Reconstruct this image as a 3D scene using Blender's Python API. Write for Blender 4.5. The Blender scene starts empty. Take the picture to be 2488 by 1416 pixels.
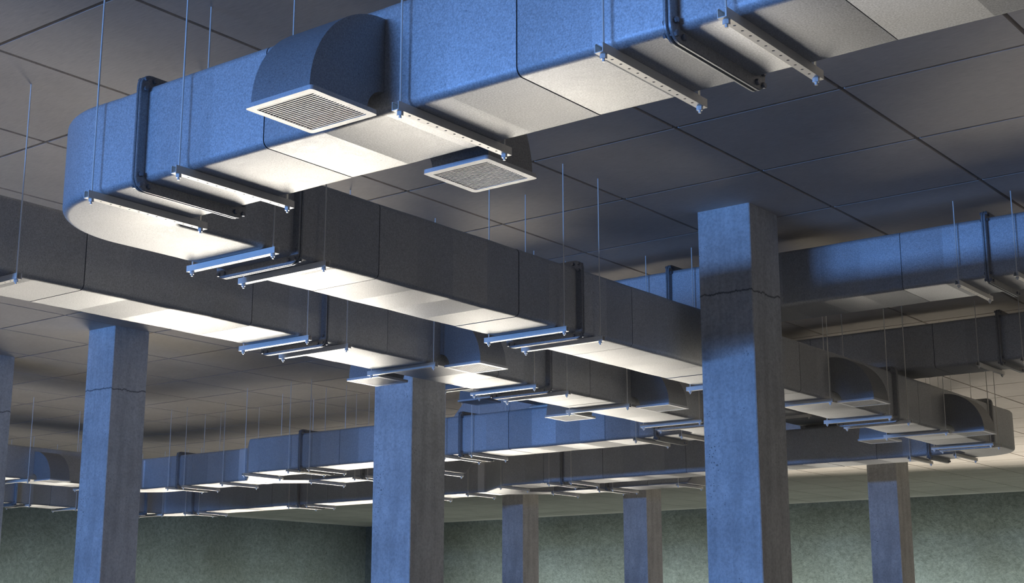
import bpy, bmesh, math, random
from mathutils import Vector, Matrix, Euler

S = 1.4                     # metres per ceiling panel; layout below is in panel units
C = bpy.context.scene.collection
PI = math.pi
rng = random.Random(11)

# ------------------------------------------------------------------ helpers
class MB:
    """collects verts (panel units) and faces, links them as ONE mesh object"""
    def __init__(s): s.v = []; s.f = []
    def add(s, vs, fs):
        o = len(s.v); s.v += [tuple(v) for v in vs]; s.f += [tuple(i + o for i in f) for f in fs]
    def box(s, x0, y0, z0, x1, y1, z1, skip=()):
        vs = [(x0,y0,z0),(x1,y0,z0),(x1,y1,z0),(x0,y1,z0),(x0,y0,z1),(x1,y0,z1),(x1,y1,z1),(x0,y1,z1)]
        fs = {'b':(0,3,2,1),'t':(4,5,6,7),'-y':(0,1,5,4),'+x':(1,2,6,5),'+y':(2,3,7,6),'-x':(3,0,4,7)}
        s.add(vs, [f for k, f in fs.items() if k not in skip])
    def tube(s, x, y, z0, z1, r, n=10):
        vs = []
        for z in (z0, z1):
            vs += [(x + r*math.cos(2*PI*k/n), y + r*math.sin(2*PI*k/n), z) for k in range(n)]
        fs = [(k, (k+1) % n, n+(k+1) % n, n+k) for k in range(n)] + [tuple(range(n-1, -1, -1)), tuple(range(n, 2*n))]
        s.add(vs, fs)
    def loft(s, rings, caps=True):
        n = len(rings[0]); vs = [p for r in rings for p in r]; fs = []
        for i in range(len(rings)-1):
            for k in range(n):
                a = i*n+k; b = i*n+(k+1) % n
                fs.append((a, b, b+n, a+n))
        if caps:
            fs.append(tuple(range(n-1, -1, -1))); L = (len(rings)-1)*n; fs.append(tuple(range(L, L+n)))
        s.add(vs, fs)
    def mesh(s, name, mat, smooth=35, origin=(0,0,0)):
        me = bpy.data.meshes.new(name)
        me.from_pydata([((x-origin[0])*S, (y-origin[1])*S, (z-origin[2])*S) for x, y, z in s.v], [], s.f)
        me.materials.append(mat)
        bm = bmesh.new(); bm.from_mesh(me); bmesh.ops.recalc_face_normals(bm, faces=bm.faces); bm.to_mesh(me); bm.free()
        if smooth:
            me.polygons.foreach_set('use_smooth', [True]*len(me.polygons))
            me.set_sharp_from_angle(angle=math.radians(smooth))
        me.update()
        return me

def link(name, me, parent=None, loc=None, rotz=0):
    o = bpy.data.objects.new(name, me); C.objects.link(o)
    if parent: o.parent = parent
    if loc is not None: o.location = Vector(loc)*S
    o.rotation_euler = (0, 0, rotz)
    return o

def tag(o, label, cat, group=None):
    o['label'] = label; o['category'] = cat; o['kind'] = 'thing'
    if group: o['group'] = group
    return o

def thing(name, label, cat, loc, rotz=0, group=None):
    o = link(name, None, None, loc, rotz); o.empty_display_size = .1
    return tag(o, label, cat, group)

def dup(root, loc, rotz, label, group=None):
    r = root.copy(); C.objects.link(r); r.location = Vector(loc)*S; r.rotation_euler = (0, 0, rotz)
    r['label'] = label
    if group: r['group'] = group
    for ch in list(root.children):
        c = ch.copy(); C.objects.link(c); c.parent = r
        for g in list(ch.children):
            d = g.copy(); C.objects.link(d); d.parent = c
    return r

def struct(name, me, loc=(0,0,0)):
    o = link(name, me, None, loc); o['kind'] = 'structure'
    return o

# ------------------------------------------------------------------ materials
def new_mat(name):
    m = bpy.data.materials.new(name); m.use_nodes = True
    nt = m.node_tree; b = nt.nodes['Principled BSDF']
    return m, nt, b
def node(nt, t, **kw):
    n = nt.nodes.new(t)
    for k, v in kw.items():
        if k in n.inputs: n.inputs[k].default_value = v
        else: setattr(n, k, v)
    return n
def ramp(nt, fac, stops):
    r = nt.nodes.new('ShaderNodeValToRGB'); nt.links.new(fac, r.inputs['Fac'])
    e = r.color_ramp.elements
    while len(e) < len(stops): e.new(.5)
    for q, (p, c) in zip(e, stops):
        q.position = p; q.color = c if len(c) == 4 else (*c, 1)
    return r
def noise(nt, vec, scale, detail=4, rough=.55):
    n = node(nt, 'ShaderNodeTexNoise', Scale=scale, Detail=detail, Roughness=rough)
    nt.links.new(vec, n.inputs['Vector']); return n
def mul(nt, a, b, mode='MULTIPLY', fac=1.0):
    m = node(nt, 'ShaderNodeMix'); m.data_type = 'RGBA'; m.blend_type = mode; m.inputs[0].default_value = fac
    nt.links.new(a, m.inputs[6]); nt.links.new(b, m.inputs[7]); return m.outputs[2]
def bump(nt, b, h, strength, dist):
    bp = node(nt, 'ShaderNodeBump', Strength=strength, Distance=dist)
    nt.links.new(h, bp.inputs['Height']); nt.links.new(bp.outputs[0], b.inputs['Normal']); return bp
def scaled(nt, src, sc):
    mp = nt.nodes.new('ShaderNodeMapping'); mp.inputs['Scale'].default_value = sc
    nt.links.new(src, mp.inputs['Vector']); return mp.outputs[0]

def galvanised(name, base=.55, metallic=.40, rough=.56, speck=.30, sheets=False):
    m, nt, b = new_mat(name)
    tc = nt.nodes.new('ShaderNodeTexCoord'); v = tc.outputs['Object']
    g = noise(nt, v, 120, 3, .65); gr = ramp(nt, g.outputs['Fac'], [(.28, (1-speck,)*3), (.72, (1+speck,)*3)])
    l = noise(nt, v, 2.3, 5, .6); lr = ramp(nt, l.outputs['Fac'], [(.3, (base*.94,)*3), (.7, (base*1.05,)*3)])
    p = noise(nt, v, 42, 6, .8); pr = ramp(nt, p.outputs['Fac'], [(.30, (.45,)*3), (.40, (1,)*3)])
    c = mul(nt, mul(nt, lr.outputs[0], gr.outputs[0]), pr.outputs[0])
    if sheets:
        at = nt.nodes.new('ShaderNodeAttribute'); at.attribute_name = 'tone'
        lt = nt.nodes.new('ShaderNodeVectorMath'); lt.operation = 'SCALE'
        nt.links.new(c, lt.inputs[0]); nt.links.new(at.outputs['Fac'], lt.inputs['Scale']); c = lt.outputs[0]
    nt.links.new(c, b.inputs['Base Color'])
    b.inputs['Metallic'].default_value = metallic
    s = noise(nt, scaled(nt, v, (1, 2.2, 1)), 16, 8, .78)
    rr = ramp(nt, s.outputs['Fac'], [(.38, (rough-.035,)*3), (.60, (rough+.02,)*3)])
    nt.links.new(rr.outputs[0], b.inputs['Roughness'])
    bp = bump(nt, b, g.outputs['Fac'], .10, .002)
    if sheets:      # each sheet is cross-broken and leans a little along the run
        al = nt.nodes.new('ShaderNodeAttribute'); al.attribute_name = 'lean'
        ad = nt.nodes.new('ShaderNodeVectorMath'); ad.operation = 'ADD'
        nt.links.new(bp.outputs[0], ad.inputs[0]); nt.links.new(al.outputs['Vector'], ad.inputs[1])
        nz = nt.nodes.new('ShaderNodeVectorMath'); nz.operation = 'NORMALIZE'
        nt.links.new(ad.outputs[0], nz.inputs[0]); nt.links.new(nz.outputs[0], b.inputs['Normal'])
    return m

def concrete(name, col, dark, bstr=.35, crack_z=None, fine=38, warm=None):
    m, nt, b = new_mat(name)
    tc = nt.nodes.new('ShaderNodeTexCoord'); v = tc.outputs['Object']
    a = noise(nt, v, 1.6, 8, .62); ar = ramp(nt, a.outputs['Fac'], [(.3, dark), (.68, col)])
    f = noise(nt, v, fine, 5, .7); fr = ramp(nt, f.outputs['Fac'], [(.25, (.72,)*3), (.6, (1.06,)*3)])
    st = noise(nt, scaled(nt, v, (6, 6, .5)), 2.2, 5, .6); sr = ramp(nt, st.outputs['Fac'], [(.3, (.86,)*3), (.62, (1.04,)*3)])
    c = mul(nt, mul(nt, ar.outputs[0], fr.outputs[0]), sr.outputs[0])
    pit = node(nt, 'ShaderNodeTexVoronoi', Scale=34.0); nt.links.new(v, pit.inputs['Vector'])
    pn = noise(nt, v, 3.1, 3, .5)
    ps = node(nt, 'ShaderNodeMath', operation='SUBTRACT'); nt.links.new(pit.outputs['Distance'], ps.inputs[0]); 
    pk = ramp(nt, pn.outputs['Fac'], [(.5, (0,)*3), (.72, (.22,)*3)]); nt.links.new(pk.outputs[0], ps.inputs[1])
    pr = ramp(nt, ps.outputs[0], [(0, (.45,)*3), (.05, (1,)*3)])
    c = mul(nt, c, pr.outputs[0])
    h = f.outputs['Fac']
    if crack_z is not None:
        sep = nt.nodes.new('ShaderNodeSeparateXYZ'); nt.links.new(v, sep.inputs[0])
        wob = noise(nt, scaled(nt, v, (1, 1, .15)), 7, 6, .72)
        k = node(nt, 'ShaderNodeMath', operation='MULTIPLY_ADD'); k.inputs[1].default_value = .13; nt.links.new(wob.outputs['Fac'], k.inputs[0]); nt.links.new(sep.outputs['Z'], k.inputs[2])
        d = node(nt, 'ShaderNodeMath', operation='SUBTRACT'); nt.links.new(k.outputs[0], d.inputs[0]); d.inputs[1].default_value = crack_z*S + .065
        ab = node(nt, 'ShaderNodeMath', operation='ABSOLUTE'); nt.links.new(d.outputs[0], ab.inputs[0])
        cr = ramp(nt, ab.outputs[0], [(0, (.22,)*3), (.013, (1,)*3)])
        c = mul(nt, c, cr.outputs[0])
        h = mul(nt, f.outputs['Color'], ramp(nt, ab.outputs[0], [(0, (0,)*3), (.016, (1,)*3)]).outputs[0])
    nt.links.new(c, b.inputs['Base Color']); b.inputs['Roughness'].default_value = .82
    b.inputs['Specular IOR Level'].default_value = .3
    bump(nt, b, h, bstr, .02)
    return m

M_duct = galvanised('galvanised_sheet', sheets=True)
M_collar = galvanised('bright_sheet', .85, .3, .4, .15)
M_duct_plain = galvanised('galvanised_fitting')
M_flange = galvanised('flange_steel', .34, .4, .42)
M_hood = galvanised('hood_sheet', .31, .35, .45)
def plain_metal(name, col, metallic, rough):
    m, nt, b = new_mat(name)
    tc = nt.nodes.new('ShaderNodeTexCoord')
    n = noise(nt, tc.outputs['Object'], 30, 3, .6)
    r = ramp(nt, n.outputs['Fac'], [(.3, tuple(x*.93 for x in col)), (.7, col)])
    nt.links.new(r.outputs[0], b.inputs['Base Color'])
    b.inputs['Metallic'].default_value = metallic; b.inputs['Roughness'].default_value = rough
    return m
M_strut = plain_metal('zinc_strut', (.95, .90, .81), .05, .42)
M_rod = plain_metal('zinc_rod', (.96, .92, .84), .1, .35)
M_frame = galvanised('register_sheet', .60, .1, .5, .12)
M_bolt = plain_metal('bolt_steel', (.30, .30, .31), .6, .35)
M_col = concrete('column_concrete', (.74, .735, .71), (.52, .515, .50), .35, -.585)
M_floor = concrete('floor_concrete', (.34, .33, .31), (.25, .245, .235), .2)
def ceiling_mat():
    m, nt, b = new_mat('ceiling_panel')
    tc = nt.nodes.new('ShaderNodeTexCoord'); v = tc.outputs['Object']
    st = noise(nt, scaled(nt, v, (3, 40, 1)), 3, 3, .6)
    l = noise(nt, v, .9, 5, .6)
    a = ramp(nt, st.outputs['Fac'], [(.3, (.88,)*3), (.7, (1.08,)*3)])
    c = ramp(nt, l.outputs['Fac'], [(.3, (.66, .605, .545)), (.7, (.77, .71, .645))])
    nt.links.new(mul(nt, a.outputs[0], c.outputs[0]), b.inputs['Base Color'])
    b.inputs['Roughness'].default_value = .9; b.inputs['Specular IOR Level'].default_value = .08
    bump(nt, b, st.outputs['Fac'], .06, .004)
    return m
M_ceil = ceiling_mat()
def wall_mat():
    m, nt, b = new_mat('rough_wall')
    tc = nt.nodes.new('ShaderNodeTexCoord'); v = tc.outputs['Object']
    d = noise(nt, v, .8, 4, .6)
    w = node(nt, 'ShaderNodeVectorMath', operation='MULTIPLY_ADD'); w.inputs[1].default_value = (.5,)*3
    nt.links.new(d.outputs['Color'], w.inputs[0]); nt.links.new(v, w.inputs[2])
    f = noise(nt, w.outputs[0], 9, 10, .76); g = noise(nt, v, .35, 5, .6)
    a = ramp(nt, f.outputs['Fac'], [(.30, (.11, .115, .10)), (.5, (.20, .21, .195)), (.70, (.29, .30, .27))])
    c = ramp(nt, g.outputs['Fac'], [(.32, (.75, .74, .68)), (.68, (1.15, 1.18, 1.2))])
    nt.links.new(mul(nt, a.outputs[0], c.outputs[0]), b.inputs['Base Color'])
    b.inputs['Roughness'].default_value = .85
    bump(nt, b, f.outputs['Fac'], .8, .12)
    return m
M_wall = wall_mat()
M_void = plain_metal('hood_shade', (.012, .012, .012), 0, .9)  # near-black colour painting the shade inside the hoods

# ------------------------------------------------------------------ duct geometry
HW, HT, RF = .2475, .40, .030       # half width, height, edge radius
LOW, HIGH = -1.0, -.535             # underside heights of the two duct levels
def profile(e=0.0, hw=HW, ht=HT, r=RF, n=5):
    """rounded rectangle in (lateral, up), anticlockwise, grown by e"""
    pts = []
    for cx, cz, a0 in ((hw-r, r, -PI/2), (hw-r, ht-r, 0), (-(hw-r), ht-r, PI/2), (-(hw-r), r, PI)):
        for k in range(n+1):
            a = a0 + (PI/2)*k/n
            pts.append((cx + (r+e)*math.cos(a), cz + (r+e)*math.sin(a)))
    return pts
def ring(px, py, z, h, e=0.0, **kw):
    """profile placed at (px,py) looking along heading h"""
    lx, ly = math.cos(h+PI/2), math.sin(h+PI/2)
    return [(px + u*lx, py + u*ly, z + w) for u, w in profile(e, **kw)]

PITCH = .2925
def panel_stops(L, rg=None, preset=None):
    """sheets of one run: (position, step, tone of the sheet starting here)"""
    n = max(1, round(L/PITCH)); sg = rg.choice((-1, 1)); cuts = [0] + [L-PITCH*(n-i) for i in range(1, n)] + [L]; out = []
    for i in range(n):
        if preset and i < len(preset): lean = preset[i]
        else:
            sg = -sg if rg.random() < .8 else sg; lean = sg*rg.uniform(.35, 1)
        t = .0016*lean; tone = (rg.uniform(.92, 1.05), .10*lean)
        a, b = t, -t
        s0, s1 = cuts[i], cuts[i+1]
        if i and (i % 8) in (2, 6):
            pa = out[-1][1]
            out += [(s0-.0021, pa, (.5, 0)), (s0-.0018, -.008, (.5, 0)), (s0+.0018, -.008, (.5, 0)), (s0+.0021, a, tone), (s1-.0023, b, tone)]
        else:
            out += [(s0 + (.0006 if i else 0), a, tone), (s1-.0023, b, tone)]
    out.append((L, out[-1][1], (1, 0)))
    return out
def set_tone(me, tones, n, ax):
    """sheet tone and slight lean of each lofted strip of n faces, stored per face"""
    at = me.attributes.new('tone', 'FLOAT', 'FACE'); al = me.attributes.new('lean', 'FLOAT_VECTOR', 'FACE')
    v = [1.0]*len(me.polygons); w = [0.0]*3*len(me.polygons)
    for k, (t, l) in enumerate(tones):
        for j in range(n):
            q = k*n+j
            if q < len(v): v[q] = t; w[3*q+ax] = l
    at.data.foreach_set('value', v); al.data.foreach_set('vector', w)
def straight_mb(mb, p0, p1, z, preset=None):
    h = math.atan2(p1[1]-p0[1], p1[0]-p0[0]); L = math.hypot(p1[0]-p0[0], p1[1]-p0[1])
    rg = random.Random(int(1000*(p0[0]+7*p0[1]+13*z)))
    rs = []; tones = []
    for s, e, tn in panel_stops(L, rg, preset):
        t = s/L; rs.append(ring(p0[0]+(p1[0]-p0[0])*t, p0[1]+(p1[1]-p0[1])*t, z, h, e)); tones.append(tn)
    mb.loft(rs)
    return tones, len(rs[0])

def flange_mesh():
    """two bolted plates of one flange, heading +x, centre of underside at origin"""
    mb = MB()
    for x0, x1 in ((-.0145, -.0025), (.0025, .0145)):
        a = [(x0,)+p for p in profile(.042, r=.012)]; b = [(x1,)+p for p in profile(.042, r=.012)]
        q = .003
        a1 = [(x0,)+p for p in profile(.042-q, r=.012)]; a2 = [(x0+q,)+p for p in profile(.042, r=.012)]
        b1 = [(x1,)+p for p in profile(.042-q, r=.012)]; b2 = [(x1-q,)+p for p in profile(.042, r=.012)]
        mb.loft([a1, a2, b2, b1])
    g0 = [(-.0025,)+p for p in profile(.034, r=.012)]; g1 = [(.0025,)+p for p in profile(.034, r=.012)]
    mb.loft([g0, g1], caps=False)
    return mb.mesh('flange', M_flange)
def bolt_mesh():
    mb = MB()
    n, r = 6, .0105
    def hx(x, k): return [(x, k*r*math.cos(2*PI*i/n), k*r*math.sin(2*PI*i/n)) for i in range(n)]
    mb.loft([hx(-.0245, .84), hx(-.0222, 1), hx(-.0145, 1), hx(-.0144, .55), hx(.0144, .55), hx(.0145, 1), hx(.0222, 1), hx(.0245, .84)])
    return mb.mesh('bolt', M_bolt, 25)
ME_FLANGE, ME_BOLT = flange_mesh(), bolt_mesh()
def bolt_spots():
    o = []
    for sy in (-1, 1):
        for zc, sz in ((0, -1), (HT, 1)):
            oy, oz = sy*(HW+.020), zc + sz*.020
            o += [(oy, oz), (oy, oz - sz*.042), (oy - sy*.042, oz)]
    return o
def add_flange(root, x, y, z, heading, bolts=True):
    rl = root.location/S
    f = link('flange', ME_FLANGE, root, (x-rl.x, y-rl.y, z-rl.z), heading)
    if bolts:
        for by, bz in bolt_spots():
            link('bolt', ME_BOLT, f, (0, by, bz))
    return f

def duct_run(name, label, p0, p1, z, joints, presets=None, bolts=True, group=None):
    """straight run of duct sections bolted at flanges (joints: positions along the run axis)"""
    ax = 0 if abs(p1[0]-p0[0]) > abs(p1[1]-p0[1]) else 1
    root = thing('air_duct', label, 'air duct', ((p0[0]+p1[0])/2, (p0[1]+p1[1])/2, z), 0, group)
    o = root.location/S
    cuts = sorted({p0[ax], p1[ax], *[j for j in joints if min(p0[ax], p1[ax]) < j < max(p0[ax], p1[ax])]})
    for a, b in zip(cuts, cuts[1:]):
        mb = MB()
        q0, q1 = list(p0), list(p0); q0[ax] = a; q1[ax] = b
        tones, n = straight_mb(mb, q0, q1, z, (presets or {}).get(round(a, 2)))
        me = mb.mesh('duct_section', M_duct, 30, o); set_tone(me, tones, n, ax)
        link('duct_section', me, root)
    for j in joints:
        q = list(p0); q[ax] = j
        add_flange(root, q[0], q[1], z, 0 if ax == 0 else PI/2, bolts)
    return root

def elbow(label, c, d1, l1, d2, l2, z, inner=.04):
    root = thing('duct_elbow', label, 'duct elbow', (c[0], c[1], z))
    o = root.location/S
    d1, d2 = Vector(d1), Vector(d2); c = Vector(c); k = HW + inner
    h1 = math.atan2(-d1.y, -d1.x); h2 = math.atan2(d2.y, d2.x)
    dh = (h2-h1+PI) % (2*PI) - PI
    piv = c + (d1+d2)*k
    rs = []
    a = c + d1*l1; b = c + d1*k
    for t, e in ((0, .001), (.5, -.001), (.999, .001)):
        p = a.lerp(b, t); rs.append(ring(p.x, p.y, z, h1, e))
    n = 20
    for i in range(n+1):
        h = h1 + dh*i/n
        q = b - piv; ang = dh*i/n
        p = piv + Vector((q.x*math.cos(ang)-q.y*math.sin(ang), q.x*math.sin(ang)+q.y*math.cos(ang)))
        rs.append(ring(p.x, p.y, z, h, .001))
    a2 = c + d2*k; b2 = c + d2*l2
    for t, e in ((.001, .001), (.5, -.001), (1, .001)):
        p = a2.lerp(b2, t); rs.append(ring(p.x, p.y, z, h2, e))
    mb = MB(); mb.loft(rs)
    link('elbow_body', mb.mesh('elbow_body', M_duct_plain, 30, o), root)
    return root

def wye(label, xt, yt, xb, yn, yf, z):
    """trunk arriving at x=xt on y=yt, two branches leaving at x=xb on y=yn and y=yf"""
    w = HW; root = thing('branch_duct', label, 'branch duct', ((xt+xb)/2, yt, z)); o = root.location/S
    st, sb = .14, .16
    plan = [(xt, yt-w), (xt+st, yt-w), (xb-sb, yn-w), (xb, yn-w), (xb, yn+w), (xb-sb, yn+w), ((xt+xb)/2+.05, yt),
            (xb-sb, yf-w), (xb, yf-w), (xb, yf+w), (xb-sb, yf+w), (xt+st, yt+w), (xt, yt+w)]
    me = bpy.data.meshes.new('branch_body'); bm = bmesh.new()
    vb = [bm.verts.new(((x-o.x)*S, (y-o.y)*S, 0)) for x, y in plan]
    f = bm.faces.new(vb)
    r = bmesh.ops.extrude_face_region(bm, geom=[f])
    bmesh.ops.translate(bm, verts=[g for g in r['geom'] if isinstance(g, bmesh.types.BMVert)], vec=(0, 0, HT*S))
    bmesh.ops.recalc_face_normals(bm, faces=bm.faces)
    ed = [e for e in bm.edges if abs(e.verts[0].co.z-e.verts[1].co.z) < 1e-5]
    bmesh.ops.bevel(bm, geom=ed, offset=.026*S, segments=4, profile=.5, affect='EDGES', clamp_overlap=True)
    bm.to_mesh(me); bm.free(); me.materials.append(M_duct_plain)
    me.polygons.foreach_set('use_smooth', [True]*len(me.polygons)); me.set_sharp_from_angle(angle=math.radians(30))
    link('branch_body', me, root)
    mb = MB(); mb.loft([ring(xt+q, yt, z, 0, e) for q, e in ((.002, .0005), (.003, .003), (.112, .003), (.113, .0005))], caps=False)
    for q in (.03, .055, .08):          # rivets low on the near side
        r0 = [(xt+q+.005*math.cos(2*PI*k/8), yt-w-.003, z+.085+.005*math.sin(2*PI*k/8)) for k in range(8)]
        r1 = [(xt+q+(x-xt-q)*.6, yt-w-.0065, z+.085+(zz-z-.085)*.6) for x, _, zz in r0]
        mb.loft([r0, r1])
    cl = link('collar', mb.mesh('collar', M_collar, 30, o), root); cl['label'] = 'lighter riveted sheet collar'
    return root

def riser(label, xa, xb, y, xend, z0, z1):
    """sloped piece lifting the duct from z0 to z1 along +x, then level to xend"""
    root = thing('sloped_duct', label, 'sloped duct', (xa, y, z0)); o = root.location/S
    mb = MB(); rs = []
    rg = random.Random(5)
    rs.append(ring(xa-.02, y, z0, 0, .001)); rs.append(ring(xa, y, z0, 0, .001))
    rs.append(ring(xb, y, z1, 0, .001))
    for s, e, tn in panel_stops(xend-xb, rg)[1:]:
        rs.append(ring(xb+s, y, z1, 0, e))
    mb.loft(rs)
    link('sloped_body', mb.mesh('sloped_body', M_duct_plain, 30, o), root)
    return root

# ------------------------------------------------------------------ trapeze hangers
RODX, CHL = .2835, .309
def channel_mesh():
    w, hh, t = .0152, .030, .0026
    mb = MB()
    # walls with a small inward lip
    for s in (-1, 1):
        mb.box(-CHL, s*w if s < 0 else w-t, 0, CHL, -w+t if s < 0 else w, hh)
        mb.box(-CHL, -w+t if s < 0 else w-t-.0030, hh-t, CHL, -w+t+.0030 if s < 0 else w-t, hh)
    # perforated bottom: one cell per hole
    pitch = 2*RODX/12; n = 12; r = .0047
    xs = [-RODX + pitch*(i+1) for i in range(11)]
    edges = [-CHL] + [x - pitch/2 for x in xs] + [xs[-1] + pitch/2, CHL]
    yi = w - t
    def plate(x0, x1): mb.box(x0, -yi, 0, x1, yi, t)
    plate(edges[0], edges[1]); plate(edges[-2], edges[-1])
    for x in xs:
        x0, x1 = x-pitch/2, x+pitch/2
        # outer loop sampled at the same count as the hole
        out = []
        for k in range(n):
            a = 2*PI*k/n + PI/4
            cx, cy = math.cos(a), math.sin(a); m = max(abs(cx), abs(cy))
            out.append((x + cx/m*pitch/2, cy/m*yi))
        inn = [(x + r*math.cos(2*PI*k/n + PI/4), r*math.sin(2*PI*k/n + PI/4)) for k in range(n)]
        vs = [(p[0], p[1], 0) for p in out] + [(p[0], p[1], 0) for p in inn] + [(p[0], p[1], t) for p in out] + [(p[0], p[1], t) for p in inn]
        fs = []
        for k in range(n):
            j = (k+1) % n
            fs += [(k, j, n+j, n+k), (2*n+j, 2*n+k, 3*n+k, 3*n+j), (n+k, n+j, 3*n+j, 3*n+k)]
        mb.add(vs, fs)
    me = mb.mesh('channel', M_strut, 0)
    return me
def rod_mesh(top):
    mb = MB(); r = .0037
    mb.tube(0, 0, -.0125, top, r, 12)
    mb.tube(0, 0, -.0225, -.0125, r*1.3, 12)
    return mb.mesh('threaded_rod', M_rod, 40)
def nut_mesh():
    mb = MB(); R = .0112
    hexr = lambda z, k: [(k*R*math.cos(PI/6+2*PI*i/12) / (math.cos(((i % 2)*2-1)*0) if 1 else 1), k*R*math.sin(PI/6+2*PI*i/12), z) for i in range(12)]
    # true hexagon sampled at 12 points so the chamfer is round
    def hx(z): 
        o = []
        for i in range(12):
            a = 2*PI*i/12; rr = R if i % 2 == 0 else R*math.cos(PI/6)
            o.append((rr*math.cos(a), rr*math.sin(a), z))
        return o
    def ci(z, r): return [(r*math.cos(2*PI*i/12), r*math.sin(2*PI*i/12), z) for i in range(12)]
    mb.loft([ci(0, R*1.0), ci(-.0012, R*1.0), hx(-.0013), hx(-.0118), ci(-.0136, R*.84)])
    return mb.mesh('hex_nut', M_rod, 25)
ME_CH, ME_NUT = channel_mesh(), nut_mesh()
DROP = .0315                        # channel height below the duct underside
ME_ROD = {LOW: rod_mesh(-(LOW-DROP)), HIGH: rod_mesh(-(HIGH-DROP))}
ME_ROD_SHORT = rod_mesh(HIGH-.006-(LOW-DROP))
proto = {}
def hanger(x, y, level, along_x, label, group):
    loc = (x, y, level-DROP); rz = 0 if along_x else PI/2
    if level not in proto:
        t = thing('trapeze_hanger', label, 'duct hanger', loc, rz, group)
        link('channel', ME_CH, t, (0, 0, 0))
        for s in (-1, 1):
            rd = link('threaded_rod', ME_ROD[level], t, (s*RODX, 0, 0))
            link('hex_nut', ME_NUT, rd, (0, 0, 0))
        proto[level] = t
        return t
    return dup(proto[level], loc, rz, label, group)

# ------------------------------------------------------------------ air outlets (curved hood + square louvred register)
VS = .1575                          # half size of register frame
def rrect(h, r, n=4):
    o = []
    for cx, cy, a0 in ((h-r, -(h-r), -PI/2), (h-r, h-r, 0), (-(h-r), h-r, PI/2), (-(h-r), -(h-r), PI)):
        for k in range(n+1):
            a = a0 + PI/2*k/n; o.append((cx + r*math.cos(a), cy + r*math.sin(a)))
    return o
VY = .205                           # register centre out from the duct face
def vent_meshes():
    # local frame: x along the duct, y outwards from the duct face, z=0 underside of the register
    hx = .138; zc = .016; R0, R1 = .082, .352; n = 22
    mb = MB(); rg = []
    t = .004
    for i in range(n+1):
        a = PI/2*i/n
        ro = (R1*math.sin(a), zc + R1*math.cos(a)); ri = (R0*math.sin(a), zc + R0*math.cos(a))
        rg.append((ro, ri))
    def shell(p, q):  # strip of quads between consecutive stations
        pass
    vs = []; fs = []
    for ro, ri in rg:
        vs += [(-hx, ro[0], ro[1]), (hx, ro[0], ro[1]), (hx, ri[0], ri[1]), (-hx, ri[0], ri[1])]
    for i in range(n):
        b = 4*i
        for k in range(4):
            j = (k+1) % 4
            fs.append((b+k, b+j, b+4+j, b+4+k))
    mb.add(vs, fs)
    # stub collar going down into the register
    b = [(-hx, R1, zc), (hx, R1, zc), (hx, R0, zc), (-hx, R0, zc)]
    c = [(x, y, .010) for x, y, z in b]
    mb.add(b + c, [(k, (k+1) % 4, 4+(k+1) % 4, 4+k) for k in range(4)])
    hood = mb.mesh('hood', M_hood, 35)
    mb = MB(); o = rrect(VS, .014); i = rrect(.130, .006)
    lo = [(x, y+VY, 0) for x, y in o]; up = [(x, y+VY, .016) for x, y in o]
    il = [(x, y+VY, 0) for x, y in i]; iu = [(x, y+VY, .016) for x, y in i]
    N = len(o); vs = lo + il + up + iu; fs = []
    for k in range(N):
        j = (k+1) % N
        fs += [(k, j, N+j, N+k), (2*N+j, 2*N+k, 3*N+k, 3*N+j), (k, 2*N+k, 2*N+j, j), (N+k, N+j, 3*N+j, 3*N+k)]
    mb.add(vs, fs)
    frame = mb.mesh('register_frame', M_frame, 30)
    mb = MB(); ns = 20
    for k in range(ns):
        y = VY - .130 + .260*(k+.5)/ns; w = .0027
        mb.box(-.131, y-w, .0012, .131, y+w, .0042)
    grille = mb.mesh('louvre', M_frame, 0)
    mb = MB(); mb.box(-.137, VY-.112, .030, .137, VY+.142, .033)  # added black sheet, stands for the shade seen between the slats
    back = mb.mesh('shade_plate', M_void, 0)
    return hood, frame, grille, back
ME_V = vent_meshes()
vproto = []
def vent(x, y, level, ang, label, group):
    """ang: rotation so that local +y points outwards"""
    loc = (x, y, level-.0255)
    if not vproto:
        t = thing('air_vent', label, 'air vent', loc, ang, group)
        h = link('hood', ME_V[0], t); f = link('register_frame', ME_V[1], t); f['label'] = 'off-white square register frame'
        link('louvre', ME_V[2], f); link('shade_plate', ME_V[3], f)
        vproto.append(t); return t
    return dup(vproto[0], loc, ang, label, group)

# ------------------------------------------------------------------ setting
def ceiling():
    mb = MB(); g = .0115; d = .045
    for i in range(-25, 12):
        for j in range(-14, 25):
            mb.box(i+g, j+g, 0, i+1-g, j+1-g, d, skip=('t',))
    mb.add([(-25, -14, .046), (12, -14, .046), (12, 25, .046), (-25, 25, .046)], [(0, 1, 2, 3)])
    return struct('ceiling', mb.mesh('ceiling', M_ceil, 0))
ceiling()
FLOOR = -3.86
XL, YB = -24.2, 24.3
mb = MB(); mb.box(XL-.2, -20, FLOOR-.15, 14, YB+.2, FLOOR); struct('floor', mb.mesh('floor', M_floor, 0))
mb = MB(); mb.box(XL-.25, -14, FLOOR, XL, YB+.25, 0); struct('wall_left', mb.mesh('wall_left', M_wall, 0))
mb = MB(); mb.box(XL, YB, FLOOR, 14, YB+.25, 0); struct('wall_back', mb.mesh('wall_back', M_wall, 0))

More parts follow.
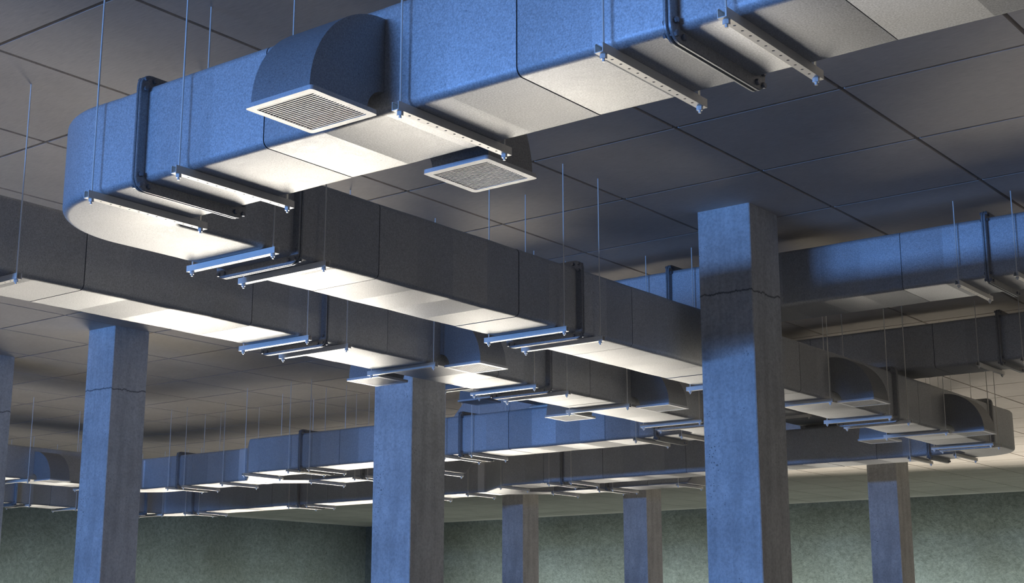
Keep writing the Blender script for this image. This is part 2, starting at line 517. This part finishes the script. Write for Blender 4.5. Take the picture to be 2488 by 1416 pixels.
def column(x, y, label, w=.392, d=.40):
    mb = MB()
    b = .006
    rs = []
    for z in (FLOOR, 0):
        rs.append([(x+b, y, z), (x+w-b, y, z), (x+w, y+b, z), (x+w, y+d-b, z), (x+w-b, y+d, z), (x+b, y+d, z), (x, y+d-b, z), (x, y+b, z)])
    mb.loft(rs)
    o = (x+w/2, y+d/2, FLOOR)
    me = mb.mesh('concrete_column', M_col, 0, (x+w/2, y+d/2, 0))
    ob = link('concrete_column', me, None, (x+w/2, y+d/2, 0))
    return tag(ob, label, 'column', 'square concrete columns')
R1, R2 = 1.567, 10.72
column(.220, R1, 'largest square concrete column, at the right, blue-lit with a dark band across its upper part')
column(-2.715, R1, 'square concrete column in the middle whose top is hidden by the dark left duct')
column(-6.420, R1, 'square blue-lit concrete column at the left reaching the ceiling under the left duct')
column(-8.600, R1, 'square concrete column cut off by the left picture edge')
column(-8.600, R2, 'slim distant square column before the back wall, left one of the two middle neighbours')
column(-6.420, R2, 'slim distant square column before the back wall, right one of the two middle neighbours')
column(-2.715, R2, 'distant square column at the lower right with a dark shaded top below the far duct')

# ------------------------------------------------------------------ ducts
AY, BX, CX, EY, GY = -2.955, -.162, -1.555, 5.115, 5.715
G2Y, DY, DTY, D2Y = 6.205, 8.215, 8.775, 9.310
KX, NX, MX, MX2, F1Y, F2Y = -10.71, -14.03, -3.56, -2.15, 2.640, 5.700
duct_run('A', 'big blue-lit galvanised duct crossing the top foreground towards the upper right', (.472, AY), (5.75, AY), LOW, [.472, 2.92],
         {.47: [-.2, .2, -1, .9, -.3, .1, -1, .7], 2.92: [-.2, .8, -.5]})
duct_run('B', 'long dark galvanised duct running back from the rounded front corner behind the right column', (BX, -2.0), (BX, 7.33), LOW, [-2.0, .343, 2.70, 5.03, 7.33])
duct_run('C', 'dark galvanised duct entering at the left edge and running back to the middle column', (CX, -5.6), (CX, 4.245), LOW, [-2.755, -.415, 1.930, 4.245])
duct_run('E', 'bluish duct crossing behind the middle column, low in the middle distance', (-7.62, EY), (-2.19, EY), LOW, [-2.19, -4.56, -6.91])
duct_run('G', 'short bluish duct at the far left between the blue-edged corner and the fork', (-9.75, GY), (-8.62, GY), LOW, [-9.75])
duct_run('G2', 'low far arm of the nearer fork, lying just behind the bluish middle duct', (-7.62, G2Y), (-5.79, G2Y), LOW, [-6.975])
duct_run('K', 'grey duct at the far left edge with a curved outlet on its side', (KX, .4), (KX, 5.085), LOW, [5.085, 2.73])
duct_run('D', 'dark grey duct crossing the background behind the right column', (-6.28, DY), (-.79, DY), LOW, [-.79, -3.145, -5.50])
duct_run('DT', 'lowest and farthest dark duct across the left background', (-13.07, DTY), (-7.30, DTY), LOW, [-13.07, -10.70, -8.36])
duct_run('D2', 'low far arm of the farther fork, just above the two slim distant columns', (-6.28, D2Y), (-4.37, D2Y), LOW, [-5.565])
duct_run('N', 'lowest grey duct at the far left edge below the duct with the outlet', (NX, 2.6), (NX, 8.145), LOW, [8.145, 5.78])
duct_run('F1', 'upper duct at the right edge with a blue-lit top half, crossing over the dark duct', (-2.90, F1Y), (6.2, F1Y), HIGH, [-2.90, -.505, 1.88, 4.25])
duct_run('F2', 'darkest upper duct at the right edge, behind and below the half-lit one', (-1.52, F2Y), (6.5, F2Y), HIGH, [-1.52, .885, 3.27])
duct_run('M', 'upper duct glimpsed behind the middle column under the left dark duct', (MX, 3.595), (MX, 5.25), HIGH, [3.595, 5.25])
duct_run('M2', 'upper duct glimpsed right of the right column under the long dark duct', (MX2, 6.655), (MX2, 8.355), HIGH, [6.655, 8.355])
elbow('big rounded duct corner at the left foreground turning into the long dark duct', (BX, AY), (1, 0), .634, (0, 1), .955, LOW)
elbow('rounded duct corner at the far right end of the long dark duct', (BX, DY), (0, -1), .885, (-1, 0), .628, LOW)
elbow('rounded duct corner mostly hidden behind the right column, ending the left dark duct', (CX, EY), (0, -1), .87, (-1, 0), .635, LOW)
elbow('duct corner with a bright blue edge just right of the left blue-lit column', (KX, GY), (1, 0), .96, (0, -1), .63, LOW)
elbow('lowest far-left duct corner right of the left blue-lit column', (NX, DTY), (1, 0), .96, (0, -1), .63, LOW)
elbow('hidden upper duct corner behind the two dark ducts, on the half-lit upper duct', (MX, F1Y), (1, 0), .66, (0, 1), .955, HIGH)
elbow('upper duct corner behind the bluish middle duct, at the top of the nearer slope', (MX, G2Y), (0, -1), .955, (-1, 0), .63, HIGH)
elbow('upper duct corner behind the right column, on the darkest upper duct', (MX2, F2Y), (1, 0), .63, (0, 1), .955, HIGH)
elbow('upper duct corner behind the right column, at the top of the farther slope', (MX2, D2Y), (0, -1), .955, (-1, 0), .63, HIGH)
wye('nearer forked duct with a bright blue angled face, left of the middle column', -8.62, GY, -7.62, EY, G2Y, LOW)
wye('farther forked duct with a dark angled face, right of the middle column', -7.30, DTY, -6.28, DY, D2Y, LOW)
riser('brown sloping duct piece right beside the middle column', -5.79, -5.325, G2Y, -4.19, LOW, HIGH)
riser('brown sloping duct piece left beside the right column, far back', -4.37, -3.905, D2Y, -2.78, LOW, HIGH)

# ------------------------------------------------------------------ hangers
ORD = ['first', 'second', 'third', 'fourth', 'fifth', 'sixth', 'seventh', 'eighth', 'ninth', 'tenth', 'eleventh', 'twelfth']
def hang_row(level, along_x, fixed, spots, text, group):
    for i, s in enumerate(spots):
        x, y = (fixed, s) if along_x else (s, fixed)
        hanger(x, y, level, along_x, text.format(ORD[i]), group)
hang_row(LOW, False, AY, [.202, .74, 1.872, 2.692, 3.112], 'zinc trapeze hanger under the big front duct, {} from its rounded corner', 'hangers of the front duct')
hang_row(LOW, True, BX, [-2.17, -1.838, .150, .525], 'zinc trapeze hanger under the long dark duct, {} back from the rounded front corner', 'hangers of the long dark duct')
hang_row(LOW, True, BX, [2.54, 3.70, 4.83, 5.225, 6.08, 7.225, 7.44], 'zinc trapeze hanger under the far half of the long dark duct, {} along', 'hangers of the long dark duct')
hang_row(LOW, True, CX, [-2.595, -.58, -.238, .595, 1.722, 2.128, 2.96, 4.085, 4.37], 'zinc trapeze hanger under the left dark duct, {} from the left picture edge', 'hangers of the left dark duct')
hang_row(LOW, False, EY, [-1.90, -2.40, -4.395, -4.755, -6.745, -7.075, -7.81], 'zinc trapeze hanger under the bluish middle duct, {} counted leftward from the right column', 'hangers of the bluish middle duct')
hang_row(LOW, False, GY, [-8.87, -9.60, -9.91], 'zinc trapeze hanger under the short far-left bluish duct, {} counted leftward from the fork', 'hangers of the short far-left duct')
hang_row(LOW, False, G2Y, [-7.81, -7.08, -6.87, -5.90], 'zinc trapeze hanger under the low far arm of the nearer fork, {} from the fork', 'hangers of the nearer fork arm')
hang_row(LOW, True, KX, [3.72, 4.81], 'zinc trapeze hanger under the far-left duct with the curved outlet, {} from the left edge', 'hangers of the far-left duct')
hang_row(LOW, True, NX, [6.01, 6.82, 8.46], 'zinc trapeze hanger under the lowest far-left duct, {} from the left edge', 'hangers of the lowest far-left duct')
hang_row(LOW, False, DTY, [-7.44, -8.22, -10.50, -10.88, -12.90, -13.22], 'zinc trapeze hanger under the farthest left-hand duct, {} counted leftward from the farther fork', 'hangers of the farthest left duct')
hang_row(LOW, False, DY, [-.50, -.99, -5.345, -5.68, -6.44], 'zinc trapeze hanger under the background duct, {} counted leftward from the far right corner', 'hangers of the background duct')
hang_row(LOW, False, D2Y, [-6.41, -5.67, -5.46, -4.48], 'zinc trapeze hanger under the low far arm of the farther fork, {} from the fork', 'hangers of the farther fork arm')
hang_row(HIGH, False, F1Y, [-.693, -.294, 1.689, 2.068], 'zinc trapeze hanger on the half-lit upper right duct, {} from its left end', 'hangers of the half-lit upper duct')
hang_row(HIGH, False, F2Y, [.70, 1.075], 'zinc trapeze hanger under the darkest upper right duct, {} from the left', 'hangers of the darkest upper duct')
hang_row(HIGH, True, MX, [3.75, 4.27, 5.13], 'zinc trapeze hanger under the upper duct glimpsed behind the middle column, {} from the front', 'hangers of the glimpsed upper duct')
hang_row(HIGH, True, MX2, [7.40], 'zinc trapeze hanger of the upper duct glimpsed right beside the right column', 'hangers of the right glimpsed upper duct')

for ob in bpy.data.objects:                       # the one hanger that hangs from the duct crossing above it
    if ob.name.startswith('trapeze_hanger') and abs(ob.location.x-BX*S) < .01 and abs(ob.location.y-2.54*S) < .01:
        for c in ob.children:
            if c.name.startswith('threaded_rod'): c.data = ME_ROD_SHORT
# ------------------------------------------------------------------ vents
GV = 'curved air outlets with square registers'
vent(1.625, AY-HW, LOW, PI, 'curved outlet with louvred square register on the near side of the front duct', GV)
vent(1.625, AY+HW, LOW, 0, 'louvred square register of the outlet hanging out behind the big front duct', GV)
for y, a, b in ((.84, 'first', 'first'), (3.21, 'second', 'second')):
    vent(CX+HW, y, LOW, -PI/2, 'curved outlet on the right side of the left dark duct, %s from the front' % a, GV)
    vent(CX-HW, y, LOW, PI/2, 'square register showing beyond the left side of the left dark duct, %s from the front' % b, GV)
vent(BX+HW, 3.94, LOW, -PI/2, 'curved outlet on the long dark duct just right of the right column', GV)
vent(BX+HW, 6.31, LOW, -PI/2, 'curved outlet at the far right end of the long dark duct by its corner', GV)
vent(BX-HW, 6.31, LOW, PI/2, 'square register under the far side of the long dark duct near its right end', GV)
vent(KX+HW, 3.95, LOW, -PI/2, 'blue-sided curved outlet on the far-left duct between the two left columns', GV)
vent(MX-HW, 4.48, HIGH, PI/2, 'dark-bottomed outlet on the glimpsed upper duct right beside the middle column', GV)

# ------------------------------------------------------------------ light
def area(name, loc, target, size, energy, col, size_y=None, spread=None):
    l = bpy.data.lights.new(name, 'AREA'); l.energy = energy; l.color = col; l.size = size*S
    if size_y: l.shape = 'RECTANGLE'; l.size_y = size_y*S
    if spread: l.spread = math.radians(spread)
    o = bpy.data.objects.new(name, l); C.objects.link(o); o.location = Vector(loc)*S
    o.rotation_euler = (Vector(target)-Vector(loc)).to_track_quat('-Z', 'Y').to_euler()
    return o
def spot(name, loc, target, energy, col, angle, blend=.6, radius=.25):
    l = bpy.data.lights.new(name, 'SPOT'); l.energy = energy; l.color = col; l.spot_size = math.radians(angle); l.spot_blend = blend
    l.shadow_soft_size = radius*S
    o = bpy.data.objects.new(name, l); C.objects.link(o); o.location = Vector(loc)*S
    o.rotation_euler = (Vector(target)-Vector(loc)).to_track_quat('-Z', 'Y').to_euler()
    return o
BLUE = (.155, .385, 1.0); WARM = (1.0, .93, .81)
area('daylight_opening', (-3.0, -22, -1.38), (-2, 4, -1.0), 7.0, 5700, BLUE, .5)
# added rows of unseen area lights, imitating one warm directional light from below
EL = math.radians(17)
for k in range(10):
    t = -28 + 3*k
    s0, s1 = max(-9, -(t+33)), min(13, t+33)
    sm = (s0+s1)/2
    p = Vector(((t+sm)/math.sqrt(2), (sm-t)/math.sqrt(2), FLOOR+.3))
    d = Vector((math.cos(EL)/math.sqrt(2), -math.cos(EL)/math.sqrt(2), math.sin(EL)))
    area('warm_fill_row', p, p+d, s1-s0, (2.6, 2.4, 2.4, 2.6, 3.4, 4.2, 4.6, 3.0, 3.2, 5.6)[k]*(s1-s0), WARM, .5, 26)
area('wall_fill', (-19.5, 9, FLOOR+.3), (-24.2, 9, -3.1), 29, 860, (.84, 1.0, .96), .5, 75)  # added unseen fill that brightens the left wall
area('wall_fill', (-6, 20, FLOOR+.3), (-6, 24.3, -3.0), 30, 1560, (.86, 1.0, .94), .5, 75)  # same added fill for the back wall
area('ceiling_fill', (-3.5, 21, FLOOR+.3), (-2.5, 16.5, 0), 12, 290, WARM, .5, 60)  # added unseen fill for the ceiling at the far right
area('side_fill', (12.5, 8, -3.3), (0, 6.5, -3.0), 14, 42, (1.0, .95, .86), .8, 70)  # added weak warm fill for the right-hand column sides, no real opening
w = bpy.data.worlds.new('world'); bpy.context.scene.world = w; w.use_nodes = True
w.node_tree.nodes['Background'].inputs[0].default_value = (1.0, .95, .86, 1); w.node_tree.nodes['Background'].inputs[1].default_value = .025

# ------------------------------------------------------------------ camera
cam = bpy.data.cameras.new('camera'); co = bpy.data.objects.new('camera', cam); C.objects.link(co)
right = Vector((7.92160476e-01, 6.10312836e-01, -1.51351462e-04)); down = Vector((-1.36167647e-01, 1.76498148e-01, -9.74836794e-01)); fwd = Vector((-5.94928695e-01, 7.72247788e-01, 2.22919720e-01))
m = Matrix((right, -down, -fwd)).transposed().to_4x4(); m.translation = Vector((4.96657822, -6.64249123, -2.69587771))*S
co.matrix_world = m
cam.sensor_width = 36; cam.lens = 3514.01365*36/2488; cam.clip_end = 500; cam.clip_start = .05
sc = bpy.context.scene; sc.camera = co
sc.view_settings.view_transform = 'Standard'; sc.view_settings.look = 'None'; sc.view_settings.gamma = 1; sc.view_settings.exposure = 0
sc.view_settings.use_curve_mapping = False
